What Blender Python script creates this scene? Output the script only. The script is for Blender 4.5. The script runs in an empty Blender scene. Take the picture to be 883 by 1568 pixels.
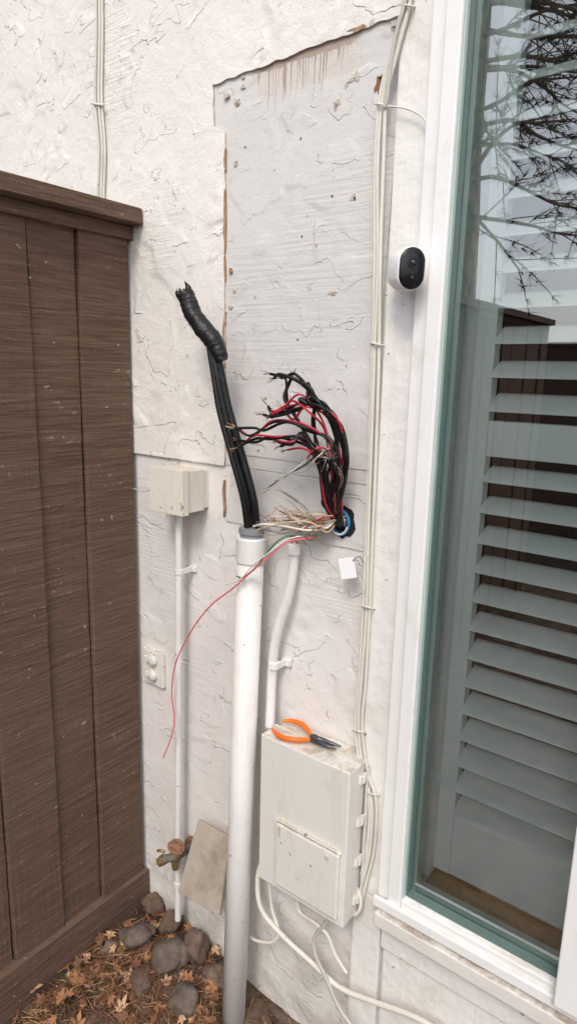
import bpy, math, random, bmesh
from mathutils import Vector, Matrix, noise
random.seed(7)
R=math.radians
sc=bpy.context.scene
# ------------------------------------------------------------- camera survey
PSI,TH,RO,F=R(37.2),R(12.0),R(1.45),1000.0
CAM=Vector((0,-1.12,1.615))
fh=Vector((-math.sin(PSI),math.cos(PSI),0)); r0=Vector((math.cos(PSI),math.sin(PSI),0))
fw=fh*math.cos(TH)+Vector((0,0,-math.sin(TH))); u0=fh*math.sin(TH)+Vector((0,0,math.cos(TH)))
rr=r0*math.cos(RO)+u0*math.sin(RO); uu=-r0*math.sin(RO)+u0*math.cos(RO)
def ray(a,b): return rr*((a-441.5)/F)+uu*(-(b-784)/F)+fw
def P(a,b,y=0.0):
    d=ray(a,b); return CAM+d*((y-CAM.y)/d.y)
def PX(a,b,x):
    d=ray(a,b); return CAM+d*((x-CAM.x)/d.x)
def PZ(a,b,z):
    d=ray(a,b); return CAM+d*((z-CAM.z)/d.z)
cd=bpy.data.cameras.new("camera"); cam=bpy.data.objects.new("camera",cd); sc.collection.objects.link(cam)
M=Matrix((rr,uu,-fw)).transposed().to_4x4(); M.translation=CAM; cam.matrix_world=M
cd.sensor_fit='VERTICAL'; cd.sensor_height=36; cd.sensor_width=36; cd.lens=F/1568*36; cd.clip_start=.02; cd.clip_end=500
sc.camera=cam
# ------------------------------------------------------------- materials
class NT:
    def __init__(s,name):
        s.m=bpy.data.materials.new(name); s.m.use_nodes=True; s.t=s.m.node_tree
        s.b=s.t.nodes["Principled BSDF"]; s.out=s.t.nodes["Material Output"]
        s.geo=s.t.nodes.new("ShaderNodeNewGeometry"); s.pos=s.geo.outputs["Position"]
    def l(s,a,b): s.t.links.new(a,b)
    def set(s,sock,v):
        if isinstance(v,bpy.types.NodeSocket): s.l(v,sock)
        else: sock.default_value=v
    def scale(s,v,sc_,loc=(0,0,0),rot=(0,0,0)):
        n=s.t.nodes.new("ShaderNodeMapping"); s.l(v,n.inputs[0]); n.inputs["Scale"].default_value=sc_; n.inputs["Location"].default_value=loc; n.inputs["Rotation"].default_value=rot; return n.outputs[0]
    def noise(s,v,scale,detail=3,dist=0,rough=.5):
        n=s.t.nodes.new("ShaderNodeTexNoise"); s.l(v,n.inputs["Vector"]); n.inputs["Scale"].default_value=scale
        n.inputs["Detail"].default_value=detail; n.inputs["Distortion"].default_value=dist; n.inputs["Roughness"].default_value=rough
        return n.outputs["Fac"]
    def m2(s,op,a,b=0.0,c=None):
        n=s.t.nodes.new("ShaderNodeMath"); n.operation=op; s.set(n.inputs[0],a); s.set(n.inputs[1],b)
        if c is not None: s.set(n.inputs[2],c)
        return n.outputs[0]
    def rng(s,v,a,b,c=0.0,d=1.0,smooth=True):
        n=s.t.nodes.new("ShaderNodeMapRange"); n.interpolation_type='SMOOTHSTEP' if smooth else 'LINEAR'
        s.set(n.inputs["Value"],v); n.inputs["From Min"].default_value=a; n.inputs["From Max"].default_value=b
        n.inputs["To Min"].default_value=c; n.inputs["To Max"].default_value=d; return n.outputs[0]
    def mix(s,f,a,b):
        n=s.t.nodes.new("ShaderNodeMix"); n.data_type='RGBA'; s.set(n.inputs[0],f)
        for k,v in ((6,a),(7,b)):
            if isinstance(v,tuple): n.inputs[k].default_value=(*v,1)
            else: s.l(v,n.inputs[k])
        return n.outputs[2]
    def bump(s,h,dist=.004,st=1.0):
        n=s.t.nodes.new("ShaderNodeBump"); n.inputs["Strength"].default_value=st; n.inputs["Distance"].default_value=dist
        s.l(h,n.inputs["Height"]); s.l(n.outputs[0],s.b.inputs["Normal"])
    def sep(s,v):
        n=s.t.nodes.new("ShaderNodeSeparateXYZ"); s.l(v,n.inputs[0]); return n.outputs
    def settled(s,c,dirt,amt=.75,sc_=22):
        nz=s.sep(s.geo.outputs["True Normal"])[2]
        f=s.m2('MULTIPLY',s.rng(nz,.35,.85),s.rng(s.noise(s.pos,sc_,7,.6,.7),.36,.62))
        return s.mix(s.m2('MULTIPLY',f,amt),c,dirt)
    def col(s,c,rough=.6,metal=0,spec=.4):
        if isinstance(c,tuple): s.b.inputs["Base Color"].default_value=(*c,1)
        else: s.l(c,s.b.inputs["Base Color"])
        s.set(s.b.inputs["Roughness"],rough); s.b.inputs["Metallic"].default_value=metal
        s.b.inputs["Specular IOR Level"].default_value=spec
def simple(name,c,rough=.5,var=.12,scale=30,metal=0,bump=0,dirt=None,spec=.4,dscale=9,up=None):
    n=NT(name); f=n.noise(n.pos,scale,2)
    a=tuple(x*(1-var) for x in c); b=tuple(min(1,x*(1+var)) for x in c)
    cc=n.mix(f,a,b)
    if dirt:
        g=n.rng(n.noise(n.pos,dscale,5,.4,.65),.52,.75); cc=n.mix(g,cc,dirt)
    if up: cc=n.settled(cc,up)
    n.col(cc,rough,metal,spec)
    if bump: n.bump(n.noise(n.pos,scale*4,2),bump)
    return n.m
def stucco(name,base,dirt,amp=1.0,seed=0.0,drips=None):
    n=NT(name)
    v=n.scale(n.pos,(1,1,1),(seed,seed*.7,seed*1.3))
    n1=n.noise(n.scale(v,(1,1,1.35),rot=(0,.5,0)),6.5,4,.7,.48); n2=n.noise(n.scale(v,(1,1,1.5),(3,1,7),rot=(0,-.4,0)),11,3,.5,.45)
    mk=n.noise(v,5.3,2,.5,.6)
    mask=n.rng(mk,.51,.60); mask2=n.rng(mk,.41,.48,1,0)
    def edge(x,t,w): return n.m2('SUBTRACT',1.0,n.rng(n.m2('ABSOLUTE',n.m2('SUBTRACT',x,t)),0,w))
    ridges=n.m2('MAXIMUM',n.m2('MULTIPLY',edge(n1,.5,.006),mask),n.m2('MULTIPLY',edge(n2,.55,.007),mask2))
    plat=n.m2('MULTIPLY',n.rng(n1,.493,.509),mask); plat2=n.m2('MULTIPLY',n.rng(n2,.542,.557),mask2)
    scr=n.noise(n.scale(v,(6,6,120),rot=(0,.06,0)),1.4,2,.2); big=n.noise(v,2.6,2); scm=n.rng(big,.53,.62)
    lum=n.noise(v,24,4,.3,.6); fine=n.noise(v,240,1)
    h=n.m2('MULTIPLY',ridges,.12)
    h=n.m2('MULTIPLY_ADD',plat,.26,h); h=n.m2('MULTIPLY_ADD',plat2,.23,h)
    h=n.m2('MULTIPLY_ADD',n.m2('MULTIPLY',scr,scm),.20,h); h=n.m2('MULTIPLY_ADD',lum,.38,h)
    h=n.m2('MULTIPLY_ADD',fine,.05,h); h=n.m2('MULTIPLY_ADD',big,1.3,h)
    n.bump(h,.006*amp)
    d1=n.noise(v,7,6,.5,.72)
    c=n.mix(n.rng(big,.3,.7),base,tuple(x*.93 for x in base))
    c=n.mix(n.m2('MULTIPLY',ridges,.16),c,dirt)  # small shadows of the ridges painted into the colour, using the dirt tone
    c=n.mix(n.m2('MULTIPLY',n.rng(d1,.58,.80),.45),c,dirt)
    c=n.mix(n.m2('MULTIPLY',n.rng(lum,.70,.74),.45),c,tuple(x*.45 for x in dirt))
    z=n.sep(n.pos)
    low=n.rng(z[2],.0,.55,.7,0.0); c=n.mix(n.m2('MULTIPLY',low,n.rng(d1,.4,.62)),c,dirt)
    if drips:
        zt,x0,x1=drips
        comb=n.t.nodes.new("ShaderNodeCombineXYZ"); n.l(n.m2('MULTIPLY_ADD',n.m2('SUBTRACT',lum,.5),.008,z[0]),comb.inputs[0]); comb.inputs[1].default_value=.37; comb.inputs[2].default_value=.61
        ln=n.noise(comb.outputs[0],230,1,0,.6); ln2=n.noise(comb.outputs[0],45,1)
        L=n.m2('MULTIPLY',n.rng(ln,.50,.66,.0,.075),n.rng(ln2,.30,.60,.25,1.1))
        dep=n.m2('SUBTRACT',zt,z[2])
        L=n.m2('ADD',L,n.m2('MULTIPLY',lum,.024))
        dm=n.rng(n.m2('SUBTRACT',dep,L),-.002,.002,1,0)
        xm=n.m2('MULTIPLY',n.rng(z[0],x0,x0+.03),n.rng(z[0],x1-.03,x1,1,0))
        band=n.m2('MULTIPLY',n.rng(dep,.050,.075,1,0),xm); c=n.mix(n.m2('MULTIPLY',band,.45),c,(.60,.52,.45))
        brk=n.rng(d1,.30,.5,.35,.62)
        c=n.mix(n.m2('MULTIPLY',n.m2('MULTIPLY',dm,xm),brk),c,(.27,.17,.12))
    n.col(c,.78,0,.2); return n.m
WB=(.82,.79,.755)
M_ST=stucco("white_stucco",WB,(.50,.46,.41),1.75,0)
M_ST2=stucco("lower_stucco",(.78,.755,.73),(.46,.43,.39),1.2,5.3)
zt=P(480,78,-.003).z
M_PA=stucco("bare_patch",(.69,.675,.665),(.40,.355,.32),1.0,9.1,drips=(zt+.004,P(385,100).x,P(560,55).x))
M_PA2=stucco("bare_patch_lower",(.68,.665,.655),(.38,.34,.31),.8,12.7)
def paintwood(name,c,dirt):
    n=NT(name); g=n.noise(n.scale(n.pos,(60,60,2.5)),1.5,3,.4)
    cc=n.mix(n.m2('MULTIPLY',n.rng(n.noise(n.pos,8,6,.4,.7),.5,.75),.45),c,dirt); b=n.noise(n.pos,35,3)
    cc=n.mix(n.rng(b,.7,.74),cc,tuple(x*.5 for x in dirt))
    n.col(cc,.5,0,.35); n.bump(n.m2('ADD',n.m2('MULTIPLY',g,.5),b),.003); return n.m
M_TRIM=paintwood("painted_trim",(.80,.78,.755),(.55,.51,.46))
M_VINYL=simple("white_vinyl",(.84,.84,.835),.3,.03,10,dirt=(.74,.73,.70),up=(.66,.61,.54))
M_SILLP=simple("sill_paint",(.74,.72,.68),.55,.08,25,dirt=(.52,.45,.36),bump=.0006,up=(.26,.18,.12))
M_GASK=simple("green_gasket",(.10,.16,.145),.35,.1,30)
M_GASKL=simple("green_glass_edge",(.45,.56,.52),.3,.1,20)
def plastic(name,c,dirt,rough=.4,up=None):
    n=NT(name); w=n.noise(n.scale(n.pos,(1,1,.35)),16,6,.6,.7)
    cc=n.mix(n.m2('MULTIPLY',n.rng(w,.46,.74),.5),c,dirt); f=n.noise(n.pos,60,2)
    cc=n.mix(n.rng(f,.72,.75),cc,tuple(x*.6 for x in dirt))
    if up: cc=n.settled(cc,up)
    n.col(cc,n.rng(w,.3,.7,rough-.05,rough+.2),0,.4); n.bump(f,.0006); return n.m
M_PVC=plastic("painted_pvc",(.77,.76,.745),(.60,.57,.53))
M_BOX=plastic("weathered_white_plastic",(.75,.735,.69),(.55,.51,.44),up=(.42,.34,.25))
M_BOXD=plastic("dirty_plastic_rim",(.60,.55,.47),(.28,.24,.18),.7)
M_CREAM=plastic("cream_plastic",(.77,.73,.65),(.62,.56,.48),up=(.55,.47,.37))
M_CABLE=plastic("white_cable",(.71,.68,.61),(.47,.43,.37),.5)
M_GCABLE=plastic("grey_cable",(.52,.50,.46),(.3,.28,.24),.5)
M_GREY=simple("grey_pvc",(.24,.25,.26),.5,.1,30)
def blackcable(name,b=.0006,sp=.5):
    n=NT(name); w=n.noise(n.pos,45,5,.3,.7); c=n.mix(n.rng(w,.52,.8),(.009,.009,.010),(.045,.043,.041)); n.col(c,.42,0,sp)
    n.bump(n.noise(n.pos,160,2),b); return n.m
M_BLK=blackcable("black_cable",.0006,.35); M_TAPE=blackcable("black_tape",.0014,.4); M_RED=simple("red_wire",(.50,.03,.06),.4,.25,60)
M_PINK=simple("pink_wire",(.80,.13,.16),.4,.15,60)
M_TAN=simple("tan_wire",(.55,.43,.30),.5,.3,60); M_GRN=simple("green_wire",(.06,.17,.11),.4,.2,60)
M_COP=simple("bare_copper",(.5,.25,.13),.4,.25,80,metal=.7); M_WHW=simple("white_wire",(.71,.68,.63),.5,.1,60)
M_STRAND=simple("wire_strand",(.33,.30,.28),.4,.2,80,metal=.5)
M_BLUE=simple("blue_ring",(.03,.20,.42),.4,.15,50)
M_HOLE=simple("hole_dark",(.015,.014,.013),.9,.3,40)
M_BROWNP=simple("exposed_sheathing",(.36,.24,.15),.85,.35,40,bump=.001,dirt=(.60,.53,.46),dscale=28)
M_CHIP=simple("chipped_mortar",(.52,.46,.41),.9,.3,70,bump=.001,dirt=(.30,.21,.15),dscale=25)
M_ORG=simple("orange_grip",(.86,.17,.015),.35,.08,30); M_STEEL=simple("tool_steel",(.10,.10,.11),.35,.2,60,metal=.8)
M_BRASS=simple("brass",(.30,.20,.09),.5,.35,60,metal=.6,dirt=(.08,.16,.12)); M_RUST=simple("rust",(.24,.12,.07),.85,.4,80,bump=.001)
M_VERD=simple("green_valve",(.12,.13,.10),.6,.4,70,dirt=(.25,.16,.08),dscale=40)
M_CAMW=simple("camera_white",(.81,.81,.81),.25,.02,10); M_CAMB=simple("camera_black",(.008,.008,.01),.22,.1,10,spec=.5)
M_LENS=simple("lens",(.03,.035,.045),.05,.1,10,spec=.8)
M_SLAB=simple("stone_slab",(.41,.355,.295),.85,.15,25,dirt=(.27,.225,.175),bump=.001)
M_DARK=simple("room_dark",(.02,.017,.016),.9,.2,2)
M_SHUT=simple("shutter_paint",(.89,.94,.92),.4,.02,10)
M_JAMB=simple("inner_jamb",(.88,.92,.90),.45,.03,10)
def woodsill():
    n=NT("oak_sill"); g=n.noise(n.scale(n.pos,(3,40,40)),2,4,.6); n.col(n.mix(g,(.30,.16,.06),(.60,.38,.19)),.4); return n.m
M_OAK=woodsill()
def fencewood():
    n=NT("brown_rough_wood")
    saw=n.noise(n.scale(n.pos,(6,6,120)),1.2,4,.35,.65); saw2=n.noise(n.scale(n.pos,(3,3,34)),1.2,2,.5)
    gr=n.noise(n.scale(n.pos,(90,90,3)),1.5,3,.2); f=n.noise(n.pos,60,2)
    c=n.mix(n.rng(saw,.3,.7),(.098,.058,.040),(.165,.104,.074))
    c=n.mix(n.m2('MULTIPLY',n.rng(n.noise(n.pos,2.3,4),.35,.7),.4),c,(.16,.112,.088))
    c=n.mix(n.m2('MULTIPLY',n.rng(n.m2('MULTIPLY',saw,f),.385,.44),.7),c,(.38,.30,.24))
    c=n.mix(n.rng(f,.75,.77),c,(.45,.38,.32))
    n.col(c,.8,0,.22)
    n.bump(n.m2('ADD',n.m2('ADD',n.m2('MULTIPLY',saw,.8),n.m2('MULTIPLY',saw2,.6)),n.m2('MULTIPLY',gr,.45)),.0045); return n.m
M_FEN=fencewood()
def soil():
    n=NT("soil"); a=n.noise(n.pos,12,7,.3,.7); b=n.noise(n.pos,90,3)
    c=n.mix(n.rng(a,.35,.65),(.055,.036,.026),(.17,.125,.092)); c=n.mix(n.rng(b,.6,.75),c,(.26,.185,.13))
    n.col(c,.95,0,.15); n.bump(n.m2('ADD',a,n.m2('MULTIPLY',b,.4)),.014); return n.m
M_SOIL=soil()
def rock(name,c1,c2):
    n=NT(name); a=n.noise(n.pos,28,6,.3,.7); c=n.mix(n.rng(a,.3,.7),c1,c2)
    c=n.mix(n.m2('MULTIPLY',n.rng(n.noise(n.pos,11,5,.5,.7),.46,.62),.7),c,(.125,.082,.058))
    n.col(c,.8,0,.22); n.bump(n.m2('ADD',a,n.noise(n.pos,150,2)),.003); return n.m
M_RK=[rock("cobble_a",(.10,.08,.068),(.19,.155,.13)),rock("cobble_b",(.14,.10,.078),(.24,.18,.145)),rock("cobble_c",(.09,.06,.045),(.18,.12,.09))]
M_LF=[simple("dry_leaf_a",(.36,.17,.08),.7,.35,60),simple("dry_leaf_b",(.54,.34,.20),.7,.3,60),simple("dry_leaf_c",(.19,.09,.05),.75,.3,60)]
M_ND=simple("pine_needle",(.25,.125,.065),.7,.4,90)
def bark():
    n=NT("pine_bark"); a=n.noise(n.scale(n.pos,(14,14,4)),1.6,5,.8,.65)
    n.col(n.mix(n.rng(a,.4,.62),(.14,.09,.06),(.66,.52,.40)),.9,0,.1); n.bump(a,.03); return n.m
M_BARK=bark(); M_FOL=simple("pine_foliage",(.10,.13,.07),.7,.4,20); M_TWIG=simple("twig_bark",(.28,.22,.17),.85,.3,20)
def glass():
    n=NT("window_glass"); n.t.nodes.remove(n.b)
    tr=n.t.nodes.new("ShaderNodeBsdfTransparent"); tr.inputs[0].default_value=(.95,1.0,.985,1)
    gl=n.t.nodes.new("ShaderNodeBsdfGlossy"); gl.inputs["Roughness"].default_value=0; gl.inputs[0].default_value=(.97,.99,1,1)
    lw=n.t.nodes.new("ShaderNodeFresnel"); lw.inputs[0].default_value=1.5
    f=n.m2('MULTIPLY_ADD',lw.outputs[0],1.7,.20)
    mx=n.t.nodes.new("ShaderNodeMixShader"); n.l(f,mx.inputs[0]); n.l(tr.outputs[0],mx.inputs[1]); n.l(gl.outputs[0],mx.inputs[2]); n.l(mx.outputs[0],n.out.inputs[0]); return n.m
M_GLASS=glass()
# ------------------------------------------------------------- mesh builder
def cr(pts,k=6):
    pts=[Vector(p) for p in pts]
    if len(pts)<3 or k<=1: return pts
    out=[]; q=[pts[0]*2-pts[1]]+pts+[pts[-1]*2-pts[-2]]
    for i in range(1,len(q)-2):
        a,b,c,d=q[i-1],q[i],q[i+1],q[i+2]
        for j in range(k):
            t=j/k; out.append(.5*((2*b)+(c-a)*t+(2*a-5*b+4*c-d)*t*t+(3*b-a-3*c+d)*t**3))
    out.append(pts[-1]); return out
class MB:
    def __init__(s,name): s.name=name; s.v=[]; s.f=[]; s.mi=[]; s.sm=[]; s.mats=[]
    def mid(s,m):
        if m not in s.mats: s.mats.append(m)
        return s.mats.index(m)
    def add(s,vs,fs,m,smooth=False):
        o=len(s.v); s.v+= [Vector(x) for x in vs]; k=s.mid(m)
        for f in fs: s.f.append([o+i for i in f]); s.mi.append(k); s.sm.append(smooth)
    def box(s,x0,x1,y0,y1,z0,z1,m,T=None):
        vs=[Vector((x,y,z)) for z in (z0,z1) for y in (y0,y1) for x in (x0,x1)]
        if T: vs=[T@v for v in vs]
        s.add(vs,[(0,2,3,1),(4,5,7,6),(0,1,5,4),(2,6,7,3),(0,4,6,2),(1,3,7,5)],m)
    def tube(s,pts,r,m,n=10,k=6,caps=True,wob=None):
        p=cr(pts,k); N=len(p); 
        if isinstance(r,(int,float)): rs=[r]*N
        else: 
            rs=[]
            for i in range(N):
                t=i/(N-1)*(len(r)-1); a=int(min(t,len(r)-2)); rs.append(r[a]+(r[a+1]-r[a])*(t-a))
        tan=[(p[min(i+1,N-1)]-p[max(i-1,0)]).normalized() for i in range(N)]
        nrm=tan[0].orthogonal().normalized(); vs=[]
        for i in range(N):
            nrm=(nrm-tan[i]*nrm.dot(tan[i])); 
            if nrm.length<1e-6: nrm=tan[i].orthogonal()
            nrm.normalize(); bn=tan[i].cross(nrm)
            for j in range(n):
                a=2*math.pi*j/n; q=rs[i]*(wob(i,j,a) if wob else 1)
                vs.append(p[i]+(nrm*math.cos(a)+bn*math.sin(a))*q)
        fs=[(i*n+j,i*n+(j+1)%n,(i+1)*n+(j+1)%n,(i+1)*n+j) for i in range(N-1) for j in range(n)]
        s.add(vs,fs,m,True)
        if caps: 
            s.add(vs[:n],[tuple(range(n))[::-1]],m); s.add(vs[-n:],[tuple(range(n))],m)
    def lathe(s,p0,ax,prof,m,n=24,smooth=False):
        ax=Vector(ax).normalized(); nr=ax.orthogonal().normalized(); bn=ax.cross(nr); vs=[]
        for t,r in prof:
            for j in range(n):
                a=2*math.pi*j/n; vs.append(Vector(p0)+ax*t+(nr*math.cos(a)+bn*math.sin(a))*max(r,1e-5))
        fs=[(i*n+j,i*n+(j+1)%n,(i+1)*n+(j+1)%n,(i+1)*n+j) for i in range(len(prof)-1) for j in range(n)]
        fs.append(tuple(range(n))[::-1]); L=(len(prof)-1)*n; fs.append(tuple(range(L,L+n)))
        s.add(vs,fs,m,smooth)
    def poly(s,out,y0,y1,m,ms=None):
        n=len(out); a=[Vector((x,y0,z)) for x,z in out]; b=[Vector((x,y1,z)) for x,z in out]
        s.add(a,[tuple(range(n))],m); s.add(b,[tuple(range(n))[::-1]],m)
        s.add(a+b,[(i,i+n,(i+1)%n+n,(i+1)%n) for i in range(n)],ms or m)
    def done(s,bevel=0,parent=None,seg=2):
        me=bpy.data.meshes.new(s.name)
        c=Vector((sum(v.x for v in s.v)/len(s.v),sum(v.y for v in s.v)/len(s.v),min(v.z for v in s.v)))
        me.from_pydata([v-c for v in s.v],[],s.f)
        for m in s.mats: me.materials.append(m)
        me.polygons.foreach_set("material_index",s.mi); me.polygons.foreach_set("use_smooth",s.sm); me.update()
        o=bpy.data.objects.new(s.name,me); sc.collection.objects.link(o); o.location=c
        if bevel:
            b=o.modifiers.new("Bevel",'BEVEL'); b.width=bevel; b.segments=seg; b.limit_method='ANGLE'; b.angle_limit=R(50)
        if parent: o.parent=parent; o.matrix_parent_inverse=Matrix()
        return o
def empty(name):
    e=bpy.data.objects.new(name,None); sc.collection.objects.link(e); return e
def jag(a,b,step,amp,seed=0):
    a=Vector(a);b=Vector(b); n=max(2,int((b-a).length/step)); d=(b-a).normalized(); q=Vector((-d.y,d.x)); out=[]
    for i in range(n):
        t=i/n; p=a+(b-a)*t
        k=noise.noise(Vector((p.x*9,p.y*9,seed)))*amp*.5+noise.noise(Vector((p.x*45,p.y*45,seed+5)))*amp*.7
        out.append(p+q*k)
    return [(v.x,v.y) for v in out]
# ------------------------------------------------------------- key coordinates
XF=P(212,700).x
XP=P(349,400).x; ZPT=P(480,78).z; ZPB=P(348,797).z; ZSEAM=P(212,695).z*.5+P(555,740).z*.5
XT0=P(562,1000,-.02).x; XT1=P(605,1000,-.02).x; XFR=P(643,1000,-.035).x
ZG=P(620,1345,0).z; ZS=P(604,1388,-.035).z
DOORX1=1.5; ZTOP=4.2; ZDT=3.0
# ------------------------------------------------------------- stucco wall
wall=empty("stucco_wall")
w=MB("base_wall"); w.box(-6,XT1-.002,0,.2,-.3,ZTOP,M_ST2); w.box(XT1-.002,DOORX1+.15,0,.2,-.3,ZS-.09,M_ST2)
w.box(XT1-.002,DOORX1+.15,0,.2,ZDT+.1,ZTOP,M_ST2); w.box(DOORX1+.15,5,0,.2,-.3,ZTOP,M_ST2); w.done(parent=wall)
XPR=XT0-.004
w=MB("stucco_coat")
out=jag((-6,ZSEAM),(XP,ZSEAM),.03,.003,1)+jag((XP,ZSEAM),(XP-.004,ZPT-.10),.012,.006,2)+jag((XP-.004,ZPT-.10),(XP-.035,ZPT-.085),.012,.005,2)+jag((XP-.035,ZPT-.085),(XP-.04,ZPT-.005),.012,.004,2)+jag((XP-.04,ZPT-.005),(XPR,ZPT+.008),.006,.005,3)+[(XPR,ZPT+.008),(XPR,ZTOP-.01),(-6,ZTOP-.01)]
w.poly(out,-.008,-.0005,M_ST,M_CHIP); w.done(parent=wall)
w=MB("bare_patch"); 
out=jag((XP-.045,ZSEAM+.002),(XPR+.001,ZSEAM+.002),.02,.002,6)+[(XPR+.001,ZPT+.03),(XP-.045,ZPT+.03)]
w.poly(out,-.003,-.0002,M_PA)
out=jag((XP+.028,ZSEAM+.03),(XPR+.0005,ZSEAM+.03),.02,.002,31)+[(XPR+.0005,ZPT-.062)]+jag((XPR+.0005,ZPT-.062),(XP+.028,ZPT-.062),.01,.004,32)+jag((XP+.028,ZPT-.062),(XP+.028,ZSEAM+.03),.012,.002,33)
w.poly(out,-.0048,-.0025,M_PA)
w.done(parent=wall)
w=MB("patch_lower")
out=jag((XP-.001,ZPB),(XPR,ZPB-.005),.02,.006,8)+[(XPR,ZSEAM-.004)]+jag((XPR,ZSEAM-.004),(XP-.001,ZSEAM-.002),.02,.003,4)
w.poly(out,-.0035,-.0002,M_PA2); w.done(parent=wall)
w=MB("exposed_edge")
def strip(ya,yb,amp,off):
    za=P(350,ya).z; zb=P(350,yb).z; n=max(8,int(abs(yb-ya)/5)); o=[];o2=[]
    for i in range(n+1):
        t=i/n; z=za+(zb-za)*t; e=math.sin(math.pi*t)**.5
        wd=e*(amp*(.55+.7*noise.noise(Vector((z*30,3,off))))+.0006); xe=XP-.003+.003*noise.noise(Vector((z*25,1,2)))
        o.append((xe-wd,z)); o2.append((xe+wd*.4+.0012,z))
    w.poly(o+o2[::-1],-.0087,-.002,M_BROWNP)
for s_ in ((290,388,.0042,0),(392,430,.0018,1),(478,548,.006,2),(556,600,.0028,3),(612,640,.0015,4),(735,792,.0034,5),(228,262,.0026,6)): strip(*s_)
w.done(parent=wall)
w=MB("chips")
def chip(px,py,rp,m=M_CHIP,asp=1.0,y=-.0058):
    c=P(px,py,y); r=rp*1.1/1000; n=17; o=[]
    sd=random.random()*50
    for i in range(n):
        a=2*math.pi*i/n; k=r*(.8+.9*noise.noise(Vector((math.cos(a)*1.6,math.sin(a)*1.6,sd)))+random.uniform(-.12,.12)); o.append((c.x+math.cos(a)*k,c.z+math.sin(a)*k*asp))
    w.poly(o,y,-.001,m)
for a in ((362,155,9),(371,133,5),(361,250,6),(358,445,4),(352,470,5),(515,160,8),(545,118,7),(530,130,6),(538,122,8,M_CHIP,.5),(540,302,6),(542,304,2.5,M_HOLE,1,-.0064),(507,448,9,M_CHIP,.6),(484,375,3),(406,610,4,M_BROWNP),(585,120,6),(390,455,3),(470,330,2),(440,200,2),(455,520,2,M_HOLE),(362,575,3),(375,225,2,M_HOLE),(462,362,2,M_HOLE),(363,158,4,M_BROWNP,1.3,-.0064),(362,248,3,M_BROWNP,.7,-.0064),(514,162,3,M_BROWNP,1,-.0064),(372,118,5),(460,212,2,M_HOLE),(420,260,2),(508,300,2,M_HOLE),(395,690,2,M_HOLE),(530,560,2)): chip(*a)
chip(548,43,18,M_BROWNP,.25,-.0090); chip(345,147,8,M_CHIP,.8,-.0090); chip(352,415,4,M_BROWNP,1.6,-.0090)
chip(580,130,8,M_RUST,1.8); chip(604,35,6,M_CHIP,1,-.0090)
w.done(parent=wall)
# ------------------------------------------------------------- window
win=empty("sliding_door")
w=MB("trim_board"); w.box(XT0,XT1-.0005,-.022,.02,ZS-.02,ZTOP,M_TRIM); w.box(XT0-.003,P(580,1450,-.02).x,-.020,.02,-.3,ZS-.022,M_TRIM)
w.done(bevel=.003,parent=win)
w=MB("outer_frame")
w.box(XT1+.001,XT1+.030,-.036,.05,ZS,ZDT,M_VINYL)
w.box(XT1+.0305,XFR,-.048,.05,ZS+.0,ZDT,M_VINYL)
w.box(XFR+.0005,DOORX1,-.046,.05,ZS+.001,ZG-.012,M_VINYL)
w.box(XT1+.001,DOORX1,-.056,-.0465,ZS-.006,ZS+.018,M_VINYL)
w.box(XFR,DOORX1,-.04,.05,ZDT-.06,ZDT,M_VINYL); w.box(DOORX1,DOORX1+.1,-.04,.05,ZS,ZDT,M_VINYL)
w.done(bevel=.003,parent=win)
w=MB("gasket")
w.box(XFR+.0005,XFR+.004,-.040,.0,ZG-.011,ZDT-.06,M_GASKL); w.box(XFR+.0043,XFR+.007,-.030,.0,ZG-.011,ZDT-.06,M_GASK); w.box(XFR+.0075,XFR+.018,-.012,.012,ZG-.011,ZDT-.06,M_GASKL)
w.box(XFR+.0075,DOORX1,-.030,.0,ZG-.0115,ZG-.005,M_GASK); w.box(XFR+.019,DOORX1,-.010,.012,ZG-.0115,ZG+.006,M_GASKL)
w.done(parent=win)
XR=P(868,1400,-.05).x
w=MB("meeting_stile"); w.box(XR,XR+.07,-.075,-.014,ZS+.02,ZDT-.06,M_VINYL); w.box(XR+.071,XR+.085,-.06,-.014,ZS+.02,ZDT-.06,M_VINYL); w.done(bevel=.003,parent=win)
w=MB("glass_pane"); w.add([(XFR+.0076,-.0135,ZG-.006),(DOORX1,-.0135,ZG-.006),(DOORX1,-.0135,ZDT-.05),(XFR+.0076,-.0135,ZDT-.05)],[(0,1,2,3)],M_GLASS); w.done(parent=win)
w=MB("outer_sill"); xs=P(583,1450,-.02).x
w.box(xs,DOORX1+.1,-.064,.05,ZS-.045,ZS-.012,M_SILLP); w.box(xs,DOORX1+.1,-.026,.05,ZS-.13,ZS-.046,M_TRIM)
w.box(xs+.004,DOORX1+.1,-.016,.05,-.3,ZS-.131,M_TRIM); w.box(XT1,DOORX1,-.048,.04,ZS-.013,ZS-.001,M_RUST)
w.done(bevel=.003,parent=win)
SY=.072
w=MB("inner_jamb"); w.box(XFR-.03,XFR+.018,.0505,.135,ZG-.02,ZDT,M_JAMB); w.box(XFR+.0185,DOORX1,.013,.28,ZG-.06,ZG-.010,M_OAK)
w.box(XFR-.02,DOORX1,.0505,.26,ZDT-.04,ZDT,M_JAMB); w.done(parent=win)
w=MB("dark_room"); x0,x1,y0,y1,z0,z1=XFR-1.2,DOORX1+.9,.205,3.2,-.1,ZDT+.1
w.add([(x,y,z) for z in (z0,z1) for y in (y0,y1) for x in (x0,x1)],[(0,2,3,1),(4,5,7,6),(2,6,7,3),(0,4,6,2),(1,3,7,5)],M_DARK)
w.done(parent=win)
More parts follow.
